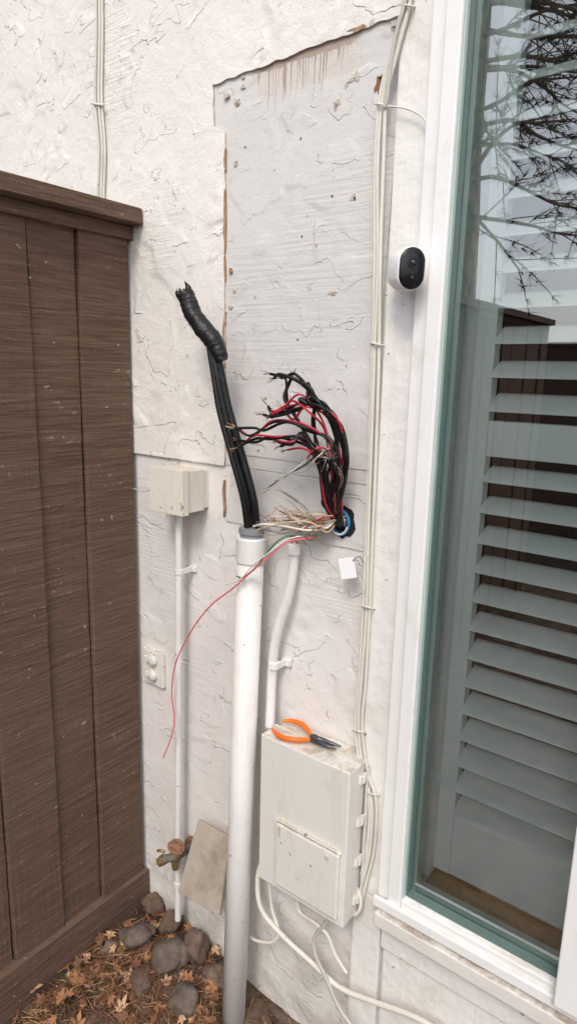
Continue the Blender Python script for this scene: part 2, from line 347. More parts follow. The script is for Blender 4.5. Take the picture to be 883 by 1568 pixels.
# shutters
shut=empty("plantation_shutter")
TH_=.028
SX0=P(688,1000,SY).x
zr1=P(757,645,SY).z; zr0=P(757,700,SY).z; zb0=ZG-.002; zb1=P(705,1255,SY).z
def panel(xa,xb,nm):
    w=MB(nm); st=P(716,1000,SY).x-SX0
    w.box(xa,xa+st,SY,SY+TH_,zb0,ZDT-.05,M_SHUT); w.box(xb-st,xb,SY,SY+TH_,zb0,ZDT-.05,M_SHUT)
    w.box(xa+st+.0003,xb-st-.0003,SY+.001,SY+TH_-.001,zb0+.001,zb1,M_SHUT); w.box(xa+st+.0003,xb-st-.0003,SY+.001,SY+TH_-.001,zr0,zr1,M_SHUT)
    w.box(xa-.045,xa-.002,SY-.012,SY+.05,zb0,ZDT-.05,M_JAMB)
    W=.066
    def lv(zc,ang):
        n=12; vs=[]
        for x in (xa+st+.001,xb-st-.001):
            for i in range(n):
                a=2*math.pi*i/n; u=math.cos(a)*W/2; v=math.sin(a)*.0048
                vs.append(Vector((x,SY+.014+u*math.cos(ang)-v*math.sin(ang),zc+u*math.sin(ang)+v*math.cos(ang))))
        w.add(vs,[(i,(i+1)%n,(i+1)%n+n,i+n) for i in range(n)],M_SHUT,True)
    za=zr0-.034; zz=zb1+.022; N=round((za-zz)/.060)
    for i in range(N+1): lv(za+(zz-za)*i/N,R(21+random.uniform(-1.5,1.5)))
    z=zr1+.034
    while z<ZDT-.1: lv(z,R(30+random.uniform(-1.5,1.5))); z+=.060
    w.done(bevel=.0015,parent=shut)
panel(SX0,SX0+.56,"shutter_panel"); panel(SX0+.607,SX0+1.16,"shutter_panel_b")
# ------------------------------------------------------------- fence
fen=MB("wooden_fence")
zc1=PX(215,318,XF+.05).z; zr=PX(202,366,XF+.02).z; zfb=PX(228,1325,XF).z
ys=[-.016,PX(132,700,XF).y,PX(62,700,XF).y]
while ys[-1]>-3.4: ys.append(ys[-1]-random.uniform(.125,.15))
offs=[.0,-.010,-.002,-.012,-.003]
for i in range(len(ys)-1):
    o=offs[i%5]; g=.003+.002*random.random()
    y1,y0=ys[i]-g*.5,ys[i+1]+g*.5
    n=60; vs=[]; zA=zfb-.03
    for j in range(n+1):
        z=zA+(zc1-.02-zA)*j/n; e0=.0022*noise.noise(Vector((i*3.1,z*4,0)))+.0012*noise.noise(Vector((i*3.1,z*30,0))); e1=.0022*noise.noise(Vector((i*3.1+50,z*4,0)))+.0016*noise.noise(Vector((i*3.1+50,z*30,0))); xo=.003*noise.noise(Vector((i,z*1.5,9)))
        vs+= [(XF+o+xo,y0+e0,z),(XF+o+xo,y1+e1,z),(XF-.03,y1+e1,z),(XF-.03,y0+e0,z)]
    fs=[(j*4+k,j*4+(k+1)%4,(j+1)*4+(k+1)%4,(j+1)*4+k) for j in range(n) for k in range(4)]
    fen.add(vs,fs,M_FEN)
fen.box(XF-.05,XF-.031,-3.4,-.013,zfb-.03,zc1-.03,M_FEN)
fen.box(XF-.09,XF+.012,-3.4,-.010,zr+.0,zc1-.037,M_FEN)
fen.box(XF-.12,XF+.05,-3.4,-.012,zc1-.036,zc1,M_FEN)
fen.box(XF-.04,XF+.012,-3.4,-.006,-.12,zfb,M_FEN)
fen.done(bevel=.0025)
bf=MB("wooden_fence")
x=-6
while x<5: bf.box(x,x+.136,-6.03,-6,-.1,1.95,M_FEN); x+=.14
bf.box(-6,5,-6.06,-5.94,1.95,1.99,M_FEN); bf.done()
# ------------------------------------------------------------- cables on wall
def C(l,y=None): 
    return [P(a[0],a[1],a[2] if len(a)>2 else y) for a in l]
w=MB("wall_cable")
for dx,dy in ((0,0),(5,-.002),(9,.001)):
    w.tube(C([(146+dx,-60),(148+dx,40),(146+dx*1.1,150),(152+dx,230),(150+dx,300),(152+dx,330)],-.016+dy),.0032,M_CABLE,8)
w.tube(C([(140,158),(150,160),(160,161)],-.021),.003,M_CABLE,6)
w.done()
w=MB("cable_bundle")
main=[(630,-60),(622,0),(612,42),(598,95),(585,150),(579,250),(577,400),(574,525),(568,700),(564,800),(561,930),(553,1040),(548,1110),(556,1180),(569,1230),(566,1300),(555,1350),(545,1392),(532,1400)]
def offs_(l,dx,am,sd): return [(a+dx+am*noise.noise(Vector((b*.006,sd,0))),b) for a,b in l]
w.tube(C(offs_(main,0,3,1),-.029),.0040,M_CABLE,8)
w.tube(C(offs_(main,6,4,2),-.031),.0036,M_CABLE,8)
w.tube(C(offs_(main[:16],-4,3,3)+[(558,1330),(538,1345)],-.028),.0034,M_WHW,8)
w.tube(C([(628,-40),(618,10),(606,52),(596,110),(592,150),(588,165)],-.036),.0035,M_GCABLE,8)
for a,b in ((622,8),(583,160),(575,527),(561,930),(548,1120),(569,1216)):
    w.tube(C([(a-9,b-1,-.022),(a-4,b-1,-.036),(a+6,b+1,-.037),(a+13,b+2,-.022)],-.03),.0018,M_WHW,6)
w.tube(C([(588,162),(620,166),(645,178),(656,198),(652,222)],-.034),.0016,M_WHW,6)
w.done()
w=MB("cable_tag"); c=P(532,870,-.045); T=Matrix.Translation(c)@Matrix.Rotation(R(-14),4,'Y')@Matrix.Rotation(R(25),4,'Z')
w.box(-.016,.016,-.003,.003,-.021,.021,M_CAMW,T); w.tube([P(548,880,-.04),P(555,900,-.034),P(560,930,-.03)],.0012,M_WHW,6); w.tube([P(540,858,-.044),P(550,852,-.04),P(556,862,-.034)],.0015,M_GREY,6); w.done(bevel=.002)
# ------------------------------------------------------------- big conduit
w=MB("pvc_conduit")
pb=P(357,1562,-.105); pt=P(385,822,-.065); ax=(pt-pb).normalized(); L=(pt-pb).length
RC=.0292
w.lathe(pb-ax*.15,ax,[(0,RC),(L+.15-.055,RC)],M_PVC,48,True)
w.lathe(pb+ax*(L-.055),ax,[(0,RC),(0,RC+.0035),(.052,RC+.004),(.055,RC+.002),(.055,RC-.004)],M_PVC,48)
w.lathe(pb+ax*L,ax,[(0,RC-.004),(.008,RC-.004),(.0085,RC-.001),(.02,RC-.001),(.021,RC-.006)],M_GREY,32)
w.done()
ctop=pb+ax*(L+.012)
w=MB("black_service_cable")
def cab(l,r,dy): w.tube([ctop+Vector((dy[0],dy[1],-.03)),ctop+Vector((dy[0],dy[1],.01))]+C(l),r,M_BLK,12)
cab([(377,765,-.075),(360,700,-.085),(343,630,-.095),(333,580,-.10),(325,535,-.10)],.0085,(-.009,0))
cab([(388,765,-.07),(371,700,-.078),(351,630,-.085),(340,580,-.09),(331,535,-.095)],.0085,(.010,.004))
cab([(371,760,-.09),(352,690,-.10),(336,630,-.105),(328,580,-.105),(320,530,-.105)],.006,(-.004,-.012))
sh=C([(340,552,-.095),(334,535,-.097),(325,520,-.10),(310,502,-.102),(298,484,-.104),(290,466,-.106),(285,452,-.108)])
def wb(i,j,a):
    s_=(i*.22+a/(2*math.pi))%1
    return 1+.07*s_+.16*noise.noise(Vector((i*.13,math.cos(a)*1.2,math.sin(a)*1.2)))
w.tube(sh,[.012,.0165,.019,.0195,.0185,.0185,.0175],M_TAPE,24,10,True,wb)
e0=sh[-1]; ed=(sh[-1]-sh[-2]).normalized(); en=ed.orthogonal().normalized(); eb=ed.cross(en)
for k in range(13):
    a=2*math.pi*k/13; o_=(en*math.cos(a)+eb*math.sin(a)); a2=a+.5; o2_=(en*math.cos(a2)+eb*math.sin(a2)); h=random.uniform(.004,.016)
    if k%5==0: h+=.008
    q=[e0-ed*.006+o_*.0178,e0-ed*.006+o2_*.0178,e0+ed*h*.6+o2_*.017,e0+ed*h+(o_+o2_)*.0075,e0+ed*h*.5+o_*.0172]
    w.add(q,[(0,1,2,3,4)],M_TAPE)
w.tube(C([(290,452,-.11),(288,440,-.112),(283,431,-.113)]),[.008,.006,.001],M_TAPE,8)
w.tube(C([(278,456,-.11),(273,450,-.115),(270,447,-.115)]),[.009,.007,.003],M_TAPE,8)
w.tube(C([(330,538,-.08),(338,546,-.078),(341,556,-.08)]),[.006,.005,.001],M_TAPE,6)
w.done()
# ------------------------------------------------------------- hole and wires
hc=P(523,799,-.004)
w=MB("wall_opening")
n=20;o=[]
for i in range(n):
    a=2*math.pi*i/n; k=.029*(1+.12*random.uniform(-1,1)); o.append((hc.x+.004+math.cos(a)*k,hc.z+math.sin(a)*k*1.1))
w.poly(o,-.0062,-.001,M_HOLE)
rp=[hc+Vector((math.cos(2*math.pi*i/24)*.021,-.007,math.sin(2*math.pi*i/24)*.025)) for i in range(25)]
w.tube(rp,.004,M_BLUE,8,2,False); w.tube([p+Vector((0,-.004,0)) for p in rp[14:24]],.0022,M_WHW,6,2); w.done()
w=MB("cut_wire_bundle")
def wire(l,r,m,jit=2.0,tip=True,y0=-.01):
    pts=[hc+Vector((random.uniform(-.014,.012),.0,random.uniform(-.016,.014))),P(516+random.uniform(-6,8),794+random.uniform(-8,6),-.03)]
    for i,(a,b,*y) in enumerate(l):
        yy=y[0] if y else -.05-.05*min(1,i/3)
        jj=jit*(.6+.5*i/max(1,len(l)-1)); pts.append(P(a+random.uniform(-jj,jj),b+random.uniform(-jj,jj),yy+random.uniform(-.012,.010)))
    w.tube(pts,r,m,8)
    if tip:
        e=pts[-1]; d=(pts[-1]-pts[-2]).normalized()
        for k in range(4 if r>.002 else 1):
            q=Vector((random.uniform(-1,1),random.uniform(-1,1),random.uniform(-1,1)))*.006
            w.tube([e-d*.003,e+d*.008+q*.3,e+d*.018+q],.0007,M_STRAND if random.random()<.6 else M_COP,5,3)
A=[(505,765),(492,710),(484,650),(474,605),(457,580),(436,573),(418,574)]
B=[(522,765),(527,710),(520,660),(505,630),(480,618),(452,620),(425,634),(412,628)]
Cc=[(514,765),(517,700),(512,650),(496,625),(478,612),(468,596),(460,585)]
D=[(500,770),(490,715),(478,670),(455,640),(440,612),(443,585),(438,572)]
E=[(510,760),(512,700),(500,672),(472,656),(440,650),(412,652),(385,662),(357,656)]
G=[(500,765),(492,712),(478,688),(450,675),(415,668),(392,674),(368,677)]
H=[(520,770),(524,715),(505,688),(485,700),(468,716),(440,728),(416,745)]
I=[(506,770),(498,735),(492,700),(480,680),(460,668),(440,680),(425,676)]
for l in (A,A,B,B,B,Cc,Cc,D,D,E,G,G,I,I): wire(l,random.choice((.0030,.0034,.0026)),M_BLK,8)
for l in (B,Cc,Cc,B): wire(l[:5]+[(l[5][0]+8,l[5][1]-6)],.0036,M_BLK,6,False)
J=[(510,760),(505,700),(497,655),(478,630),(455,610),(430,622),(418,632)]
for l in (E,G,J,J,I,B): wire(l,.0022,M_RED,7)
wire([(512,760),(508,720),(500,690),(482,690),(470,700)],.002,M_RED); wire([(515,760),(519,700),(505,640),(470,625),(450,640),(432,630)],.0024,M_RED,3)
wire([(500,770),(494,730),(488,700),(474,690),(455,684),(440,690)],.0022,M_RED,3)
wire(E,.0024,M_BLK,5)
wire([(508,765),(515,720),(500,700),(470,705),(445,722),(425,735)],.0014,M_GCABLE,3); wire(H,.0014,M_GCABLE,3); wire(H,.0014,M_BLK,5)
for k in range(6):
    x=random.uniform(475,505); wire([(508,765),(random.uniform(492,525),730),(random.uniform(480,520),random.uniform(690,705)),(x,random.uniform(685,712))],.0010,random.choice((M_GCABLE,M_COP,M_STRAND)),4)
for k in range(7):
    wire([(random.uniform(490,515),770),(random.uniform(486,522),735),(random.uniform(484,526),random.uniform(680,710))],.0025,M_BLK,4)
for k in range(16):
    ex,ey=random.uniform(400,475),random.uniform(775,826)
    wire([((520+ex)/2+random.uniform(-15,15),(800+ey)/2+random.uniform(-12,16),-.04),(ex+15,ey+random.uniform(-8,8),-.05),(ex,ey,-.06)],random.choice((.0012,.0016,.0019)),random.choice((M_TAN,M_TAN,M_WHW,M_COP,M_GCABLE)),4)
for k in range(5):
    ex,ey=random.uniform(425,470),random.uniform(750,785)
    wire([(490,800,-.04),(ex+22,ey+18,-.055),(ex,ey,-.07)],.0014,random.choice((M_TAN,M_STRAND,M_GCABLE)),3)
for k in range(10):
    ex,ey=random.uniform(440,480),random.uniform(788,822)
    wire([(500,790+random.uniform(0,20),-.04),(ex+12,ey-8,-.06),(ex,ey,-.055),(ex+12,ey+10,-.05)],random.choice((.0010,.0014)),random.choice((M_TAN,M_COP,M_WHW,M_BLK,M_RED)),5)
w.tube(C([(515,795,-.02),(500,808,-.045),(470,812,-.06),(430,805,-.07),(402,803,-.075),(388,806,-.07)]),.0026,M_WHW,8)
w.tube(C([(515,800,-.02),(500,815,-.045),(475,800,-.065),(440,800,-.07),(405,808,-.075),(392,812,-.07)]),.002,M_TAN,8)
w.done()
w=MB("green_wire"); w.tube(C([(515,800,-.02),(490,818,-.05),(455,818,-.065),(430,825,-.09),(410,845,-.105),(392,868,-.107),(372,884,-.105),(362,882,-.104)]),.0018,M_GRN,8); w.done()
w=MB("pink_wire")
w.tube(C([(515,800,-.02),(480,822,-.05),(440,830,-.08),(408,855,-.108),(380,880,-.11),(355,902,-.11),(325,925,-.105),(300,955,-.10),(280,990,-.09),(268,1020,-.08),(263,1060,-.075),(267,1100,-.075),(262,1130,-.08),(250,1160,-.085)]),.0017,M_PINK,8)
w.tube(C([(480,818,-.04),(440,826,-.08),(412,846,-.108),(385,868,-.108),(370,885,-.11),(356,892,-.11),(345,894,-.11)]),.0015,M_WHW,8); w.done()
# ------------------------------------------------------------- small conduit
w=MB("bent_conduit"); pts=C([(450,842,-.03),(448,875,-.03),(440,918,-.033),(427,958,-.036),(419,1000,-.036),(416,1040,-.036),(413,1112,-.05)])
w.tube(pts,.0108,M_PVC,18,8); w.lathe(P(450,850,-.03),(0,0,1),[(0,.0125),(0.004,.0145),(.026,.0145),(.027,.012)],M_PVC,20)
w.lathe(P(449,846,-.03),(0,0,1),[(.028,.009),(.038,.009)],M_GREY,12)
w.tube(C([(452,838,-.03),(453,825,-.035),(470,812,-.045),(500,803,-.03),(515,800,-.01)]),.003,M_WHW,8)
p=P(419,1018,-.036); w.lathe(p-Vector((0,0,.008)),(0,0,1),[(0,.0115),(0,.0132),(.016,.0132),(.016,.0115)],M_PVC,20)
w.box(p.x+.0,p.x+.026,-.010,-.001,p.z-.008,p.z+.008,M_PVC); w.box(p.x+.008,p.x+.0125,-.036,-.008,p.z-.0079,p.z+.0079,M_PVC); w.done(bevel=.001)
# ------------------------------------------------------------- junction box + thin conduit
w=MB("junction_box"); yb=-.088
a=P(234,716,yb); b=P(280,716,yb); c=P(234,778,yb); 
w.box(a.x,b.x,yb,-.02,c.z,a.z,M_CREAM); w.box(a.x-.004,b.x+.004,yb-.006,yb+.014,c.z-.004,a.z+.004,M_CREAM); w.box(a.x+.004,b.x-.004,-.0205,-.0005,c.z+.004,a.z-.004,M_CREAM)
w.tube([P(234,750,-.05),P(220,752,-.05),P(204,748,-.045)],.0016,M_GCABLE,6)
w.done(bevel=.003)
zj=c.z
w=MB("thin_conduit"); pA=P(274,792,-.045); pA.z=zj
pB=Vector((P(264,1350,-.045).x*.5+pA.x*.5,-.045,P(264,1402,-.045).z))
axd=(pB-pA).normalized(); Ld=(pB-pA).length
w.lathe(pA,axd,[(-.01,.0115),(.02,.0115),(.021,.0088),(Ld,.0088)],M_PVC,20,False)
for t in (.135,.90):
    q=pA+axd*(Ld*t)
    w.lathe(q-axd*.007,axd,[(0,.0095),(0,.0108),(.014,.0108),(.014,.0095)],M_PVC,18); w.box(q.x,q.x+.020,-.008,-.0005,q.z-.007,q.z+.007,M_PVC); w.box(q.x+.006,q.x+.0105,-.045,-.006,q.z-.0069,q.z+.0069,M_PVC)
w.done(bevel=.0008)
# outlet
w=MB("outdoor_outlet"); a=P(219,990,-.012); b=P(250,1055,-.012); w.box(a.x,b.x,-.014,-.0005,b.z,a.z,M_BOX)
for q in (1010,1033):
    p=P(232,q,-.02); w.lathe(Vector((p.x,-.014,p.z)),(0,-1,0),[(0,.019),(.008,.019),(.013,.013),(.014,.001)],M_BOX,20,True)
    w.box(p.x-.022,p.x-.010,-.028,-.014,p.z-.010,p.z+.010,M_BOX)
w.done(bevel=.003)
# hose bib
w=MB("hose_bib_valve"); p=P(268,1308,-.06)
w.tube([Vector((p.x+.01,0,p.z)),p+Vector((.01,.0,0)),p+Vector((-.008,-.02,-.004)),p+Vector((-.018,-.026,-.010))],[.010,.012,.011,.012],M_VERD,14)
w.lathe(p+Vector((.008,0,.004)),(.3,-.25,1),[(0,.013),(.012,.014),(.014,.008),(.026,.007),(.026,.011),(.032,.011),(.032,.005)],M_BRASS,16)
hw=p+Vector((.018,-.010,.038)); 
rp=[hw+Vector((math.cos(t*math.pi/8)*.019*(1+.12*math.cos(t*math.pi/8*5)),math.sin(t*math.pi/8)*.019,-.007*math.cos(t*math.pi/8))) for t in range(17)]
w.tube(rp,.0045,M_RUST,8,2,False); w.lathe(hw-Vector((0,0,.005)),(.3,-.25,1),[(0,.014),(.005,.015),(.009,.008)],M_RUST,12)
for t in range(0,16,4): w.tube([hw,rp[t]],.003,M_RUST,6)
w.lathe(p+Vector((-.018,-.026,-.010)),(-.6,-.5,-.6),[(-.004,.014),(.006,.014),(.009,.012),(.016,.012)],M_BRASS,14)
w.lathe(p+Vector((.014,-.012,-.03)),(0,0,1),[(0,.009),(.02,.011)],M_BRASS,12)
w.lathe(Vector((p.x+.01,-.012,p.z)),(0,1,0),[(0,.022),(.011,.024)],M_RUST,18)
w.tube([p+Vector((-.035,-.03,.012)),p+Vector((-.025,-.03,.018)),p+Vector((-.012,-.025,.016))],.004,M_BRASS,8); w.done()
# slab
w=MB("stone_slab"); q=[P(303,1255,-.05),P(352,1282,-.05),P(335,1402,-.12),P(272,1366,-.12)]
nrm=(q[1]-q[0]).cross(q[3]-q[0]).normalized(); nrm=nrm if nrm.y>0 else -nrm
w.add(q+[v+nrm*.012 for v in q],[(0,1,2,3),(7,6,5,4),(0,4,5,1),(1,5,6,2),(2,6,7,3),(3,7,4,0)],M_SLAB); w.done(bevel=.002)
# ------------------------------------------------------------- telecom box
w=MB("telecom_enclosure"); yf=-.100
xa=P(397,1250,yf).x; xb=P(531,1280,yf).x; z1=P(400,1124,yf).z; z0=P(395,1343,yf).z
w.box(xa+.006,xb-.004,-.045,-.001,z0+.004,z1-.004,M_BOX)
w.box(xa,xb,yf,-.052,z0,z1,M_BOX)
w.box(xa-.002,xb+.002,-.0525,-.0455,z0-.002,z1+.002,M_BOXD)
w.done(bevel=.007,seg=3)
te=bpy.data.objects["telecom_enclosure"]
w=MB("customer_door"); pxl=P(426,1262,yf).x; zd=P(430,1258,yf).z; zd0=P(428,1352,yf).z
w.box(pxl,xb-.012,yf-.010,yf-.0005,zd0,zd,M_BOX); 
dd=w.done(bevel=.004); 
w2=MB("door_rim"); w2.tube([Vector((pxl-.003,yf-.003,zd0)),Vector((pxl-.003,yf-.003,zd-.006)),Vector((pxl-.001,yf-.003,zd+.001)),Vector((pxl+.006,yf-.003,zd+.003)),Vector((xb-.03,yf-.003,zd+.003)),Vector((xb-.010,yf-.003,zd+.001))],.0032,M_BOX,8,4)
w2.tube([Vector((pxl+.002,yf-.005,zd+.0045)),Vector((pxl+.06,yf-.006,zd+.005)),Vector((xb-.02,yf-.006,zd+.0045))],.0032,M_BOXD,6,4)
w2.box(pxl+.010,pxl+.014,yf-.012,yf-.009,zd-.03,zd-.004,M_BOXD); w2.box(xb-.045,xb-.035,yf-.0125,yf-.009,zd-.022,zd-.012,M_BOXD)
rim=w2.done(bevel=.001)
w3=MB("latches")
for px,py in ((394,1160),(390,1266)):
    q=P(px,py,-.06); w3.box(xa-.010,xa+.001,-.072,-.050,q.z-.010,q.z+.010,M_BOX); w3.lathe(Vector((xa-.010,-.0615,q.z-.008)),(0,0,1),[(0,.005),(.016,.005)],M_BOX,12)
for fz in (.09,.36,.62,.88):
    z=z1+(z0-z1)*fz; w3.box(xb-.001,xb+.006,-.064,-.040,z-.010,z+.009,M_BOX); w3.lathe(Vector((xb+.004,-.052,z-.010)),(0,0,1),[(0,.005),(.018,.005)],M_BOX,12)
w3.box(xb+.0025,xb+.006,-.0395,-.010,z0+.02,z1-.02,M_BOX)
for t in range(5): w3.lathe(Vector((xa+.05+.035*t,-.05,z0-.012)),(0,0,1),[(0,.009),(.014,.010)],M_BOX,12)
lat=w3.done(bevel=.0015)
for o in (dd,rim,lat):
    o.parent=te; o.matrix_parent_inverse=Matrix.Translation(-te.location)
# pliers on top
w=MB("pliers"); zp=z1+.009
def Z(l): return [PZ(a,b,zp+(c[0] if c else 0)) for a,b,*c in l]
w.tube(Z([(417,1117,.0),(428,1127,.002),(445,1132,.004),(462,1133,.004),(474,1132,.003)]),[.0035,.0058,.0062,.0058,.004],M_ORG,10)
w.tube(Z([(432,1104,.004),(448,1104,.006),(462,1109,.007),(470,1117,.006),(477,1128,.004)]),[.0035,.0058,.0062,.0058,.004],M_ORG,10)
pv=PZ(480,1130,zp+.004); w.lathe(pv-Vector((0,0,.006)),(0,0,1),[(0,.010),(.010,.010),(.012,.006)],M_STEEL,16)
w.tube(Z([(480,1130,.004),(492,1133,.003),(506,1138,.002),(522,1143,.0)]),[.007,.006,.0045,.002],M_STEEL,8)
w.tube(Z([(480,1132,.004),(491,1138,.003),(503,1143,.002),(514,1147,.0)]),[.006,.005,.004,.002],M_STEEL,8); w.done()
# ------------------------------------------------------------- lower cables
w=MB("ground_cable")
w.tube(C([(398,1325,-.04),(394,1350,-.05),(400,1392,-.06),(432,1432,-.06),(475,1472,-.055),(520,1512,-.05),(575,1535,-.045),(640,1560,-.045),(720,1610,-.045)]),.0062,M_CABLE,12)
w.tube(C([(412,1345,-.05),(416,1390,-.05),(426,1425,-.055),(418,1442,-.06),(395,1441,-.06),(378,1432,-.05)]),.0042,M_CABLE,10)
w.tube(C([(452,1360,-.04),(458,1395,-.045),(480,1412,-.05),(500,1430,-.05),(512,1460,-.05),(530,1490,-.05)]),.0042,M_CABLE,10)
w.tube(C([(510,1385,-.04),(500,1410,-.05),(482,1435,-.055),(482,1460,-.06),(500,1500,-.06),(520,1545,-.06),(545,1580,-.06)]),.0045,M_GCABLE,10)
w.tube(C([(540,1345,-.04),(552,1378,-.045),(545,1400,-.05),(520,1400,-.045),(505,1392,-.04)]),.0042,M_CABLE,10)
w.tube(C([(425,1345,-.04),(440,1360,-.045),(455,1362,-.045)]),.004,M_CABLE,10)
w.done()
# ------------------------------------------------------------- security camera
w=MB("security_camera"); fc=P(630,411,-.088); dirv=(Vector((.80,-.60,-.05))).normalized(); side=Vector((0,0,1)).cross(dirv).normalized(); up=dirv.cross(side)
def caps(hw,hh,t,n=32):
    o=[]
    for i in range(n):
        a=2*math.pi*i/n; x=math.cos(a)*hw; z=math.sin(a)*hw; z+= (hh-hw)*(1 if math.sin(a)>1e-6 else (-1 if math.sin(a)<-1e-6 else 0)); o.append(fc+side*x+up*z+dirv*t)
    return o
def loft(prof,m):
    n=32; vs=[]
    for hw,hh,t in prof: vs+=caps(hw,hh,t)
    fs=[(i*n+j,i*n+(j+1)%n,(i+1)*n+(j+1)%n,(i+1)*n+j) for i in range(len(prof)-1) for j in range(n)]
    L=(len(prof)-1)*n; fs+= [tuple(range(n))[::-1],tuple(range(L,L+n))]; w.add(vs,fs,m,True)
hw,hh=.0250,.0355
loft([(.006,.012,-.060),(.016,.022,-.058),(.0215,.030,-.050),(hw,hh-.001,-.036),(hw,hh,-.004),(hw-.0010,hh-.0010,0)],M_CAMW)
loft([(hw-.0020,hh-.0020,-.001),(hw-.0022,hh-.0022,.0018),(hw-.005,hh-.005,.0036),(.004,.008,.0042)],M_CAMB)
w.lathe(fc+up*.009+dirv*.0038,dirv,[(0,.009),(.002,.009),(.002,.006),(.001,.0058)],M_CAMB,20); w.lathe(fc+up*.009+dirv*.0048,dirv,[(0,.0055),(.0015,.004),(.002,.0005)],M_LENS,16,True)
w.lathe(fc-up*.014+dirv*.0038,dirv,[(0,.0028),(.001,.0022)],M_LENS,12)
bp=fc-dirv*.05; w.tube([bp,bp+Vector((.0,.016,0)),Vector((bp.x,-.022,bp.z))],[.012,.010,.014],M_CAMW,16)
w.lathe(Vector((bp.x+.004,-.0225,bp.z)),(0,-1,0),[(0,.018),(.006,.017),(.009,.013)],M_CAMW,24)
w.done()
# ------------------------------------------------------------- ground
g=MB("ground"); n=110; X0,X1,Y0,Y1=-1.9,.9,-1.9,.0
def gz(x,y):
    b=.020*noise.noise(Vector((x*3,y*3,0)))+.010*noise.noise(Vector((x*11,y*11,3)))+.005*noise.noise(Vector((x*34,y*34,7)))
    m=.045*math.exp(-((x+1.2)**2+(y+.12)**2)/.05)
    e=min(1,max(0,(min(x-X0,X1-x,y-Y0)/.3))); return (b+m)*e
vs=[];fs=[]
for j in range(n+1):
    for i in range(n+1):
        x=X0+(X1-X0)*i/n; y=Y0+(Y1-Y0)*j/n; vs.append((x,y,gz(x,y)))
for j in range(n):
    for i in range(n): a=j*(n+1)+i; fs.append((a,a+1,a+n+2,a+n+1))
g.add(vs,fs,M_SOIL,True)
S=150
g.add([(-S,-S,0),(S,-S,0),(S,Y0,0),(-S,Y0,0)],[(0,1,2,3)],M_SOIL)
g.add([(-S,Y0,0),(X0,Y0,0),(X0,Y1,0),(-S,Y1,0)],[(0,1,2,3)],M_SOIL); g.add([(X1,Y0,0),(S,Y0,0),(S,Y1,0),(X1,Y1,0)],[(0,1,2,3)],M_SOIL)
g.add([(-S,.2,0),(S,.2,0),(S,S,0),(-S,S,0)],[(0,1,2,3)],M_SOIL); g.done()
# rocks
def mkrock(px,py,rx,ry,rz,mi,zc=.02,rot=0):
    zc=zc*.65; c=PZ(px,py,.035); c.z=gz(c.x,c.y)+zc; rx*=.88; ry*=.88; rz*=.92; bm=bmesh.new(); bmesh.ops.create_icosphere(bm,subdivisions=4,radius=1)
    sd=random.random()*100
    for v in bm.verts:
        d=v.co.normalized(); k=1+.36*noise.noise(d*1.2+Vector((sd,0,0)))+.08*noise.noise(d*3.5+Vector((sd,3,0)))
        v.co=Vector((d.x*rx*k,d.y*ry*k,d.z*rz*k))
    me=bpy.data.meshes.new("river_rock"); bm.to_mesh(me); bm.free(); me.polygons.foreach_set("use_smooth",[True]*len(me.polygons))
    me.materials.append(M_RK[mi]); o=bpy.data.objects.new("river_rock",me); sc.collection.objects.link(o); o.location=c; o.rotation_euler=(random.uniform(-.3,.3),random.uniform(-.3,.3),rot)
for a in ((210,1448,.062,.045,.034,0,.03,.3),(262,1478,.055,.05,.034,0,.03,1.0),(301,1462,.036,.058,.045,1,.05,.9),(236,1390,.042,.036,.03,2,.04,.2),(283,1532,.045,.045,.028,0,.02,2),(327,1496,.034,.05,.026,1,.03,1.2),(218,1500,.06,.03,.02,2,.014,2.4),(262,1428,.04,.035,.03,2,.03,1.5),(170,1455,.03,.026,.018,1,.012,.5)): mkrock(*a)
# leaf litter
w=MB("leaf_litter")
def leaf(c,s,m,rz,tilt,lay=True):
    T=Matrix.Rotation(rz,3,'Z')@Matrix.Rotation(tilt,3,'X')@Matrix.Rotation(random.uniform(-.6,.6),3,'Y'); cu=random.uniform(3,14)
    o=[]; angs=[0,.95,-.95,1.95,-1.95]; ls=[1.0,.85,.85,.55,.55]
    pr=[]
    for a,l in zip(angs,ls): pr+= [(a,l*(1+random.uniform(-.12,.12))),(a+.26,l*.70),(a-.26,l*.70)]
    for a in (.48,-.48,1.45,-1.45,2.5,-2.5,3.14): pr.append((a,.40+random.uniform(-.04,.08)))
    pr.sort()
    for a,l in pr:
        x,y=math.cos(a)*l*s,math.sin(a)*l*s; o.append(Vector((x,y,cu*(y*y+.5*x*x)+random.uniform(-.0015,.0015))))
    n=len(o); vs=[T@v+c for v in [Vector((0,0,0))]+o]
    d=0
    if lay: mz=min(v.z for v in vs); d=max(0,gz(c.x,c.y)+.002-mz)
    vs=[v+Vector((0,0,d)) for v in vs]
    w.add(vs,[(0,i+1,(i+1)%n+1) for i in range(n)],m,False)
    st=T@Vector((-s*.9,0,.002))+c+Vector((0,0,d)); w.tube([vs[0],st],.0009,M_LF[2],4,1,False)
def rp_():
    while True:
        px,py=random.uniform(-60,330),random.uniform(1340,1600); p=PZ(px,py,0)
        if p.x>XF+.03 and p.y<-.02 and p.x<-.4:
            if noise.noise(Vector((p.x*7,p.y*7,4)))>-.10 or random.random()<.25: return p
for k in range(170):
    p=rp_(); p.z=gz(p.x,p.y)+random.uniform(.0,.010)+(.03 if random.random()<.2 else 0)
    leaf(p,random.uniform(.010,.028),random.choice(M_LF+[M_LF[2],M_LF[2],M_LF[0]]),random.uniform(0,6.3),random.uniform(-.6,.6))
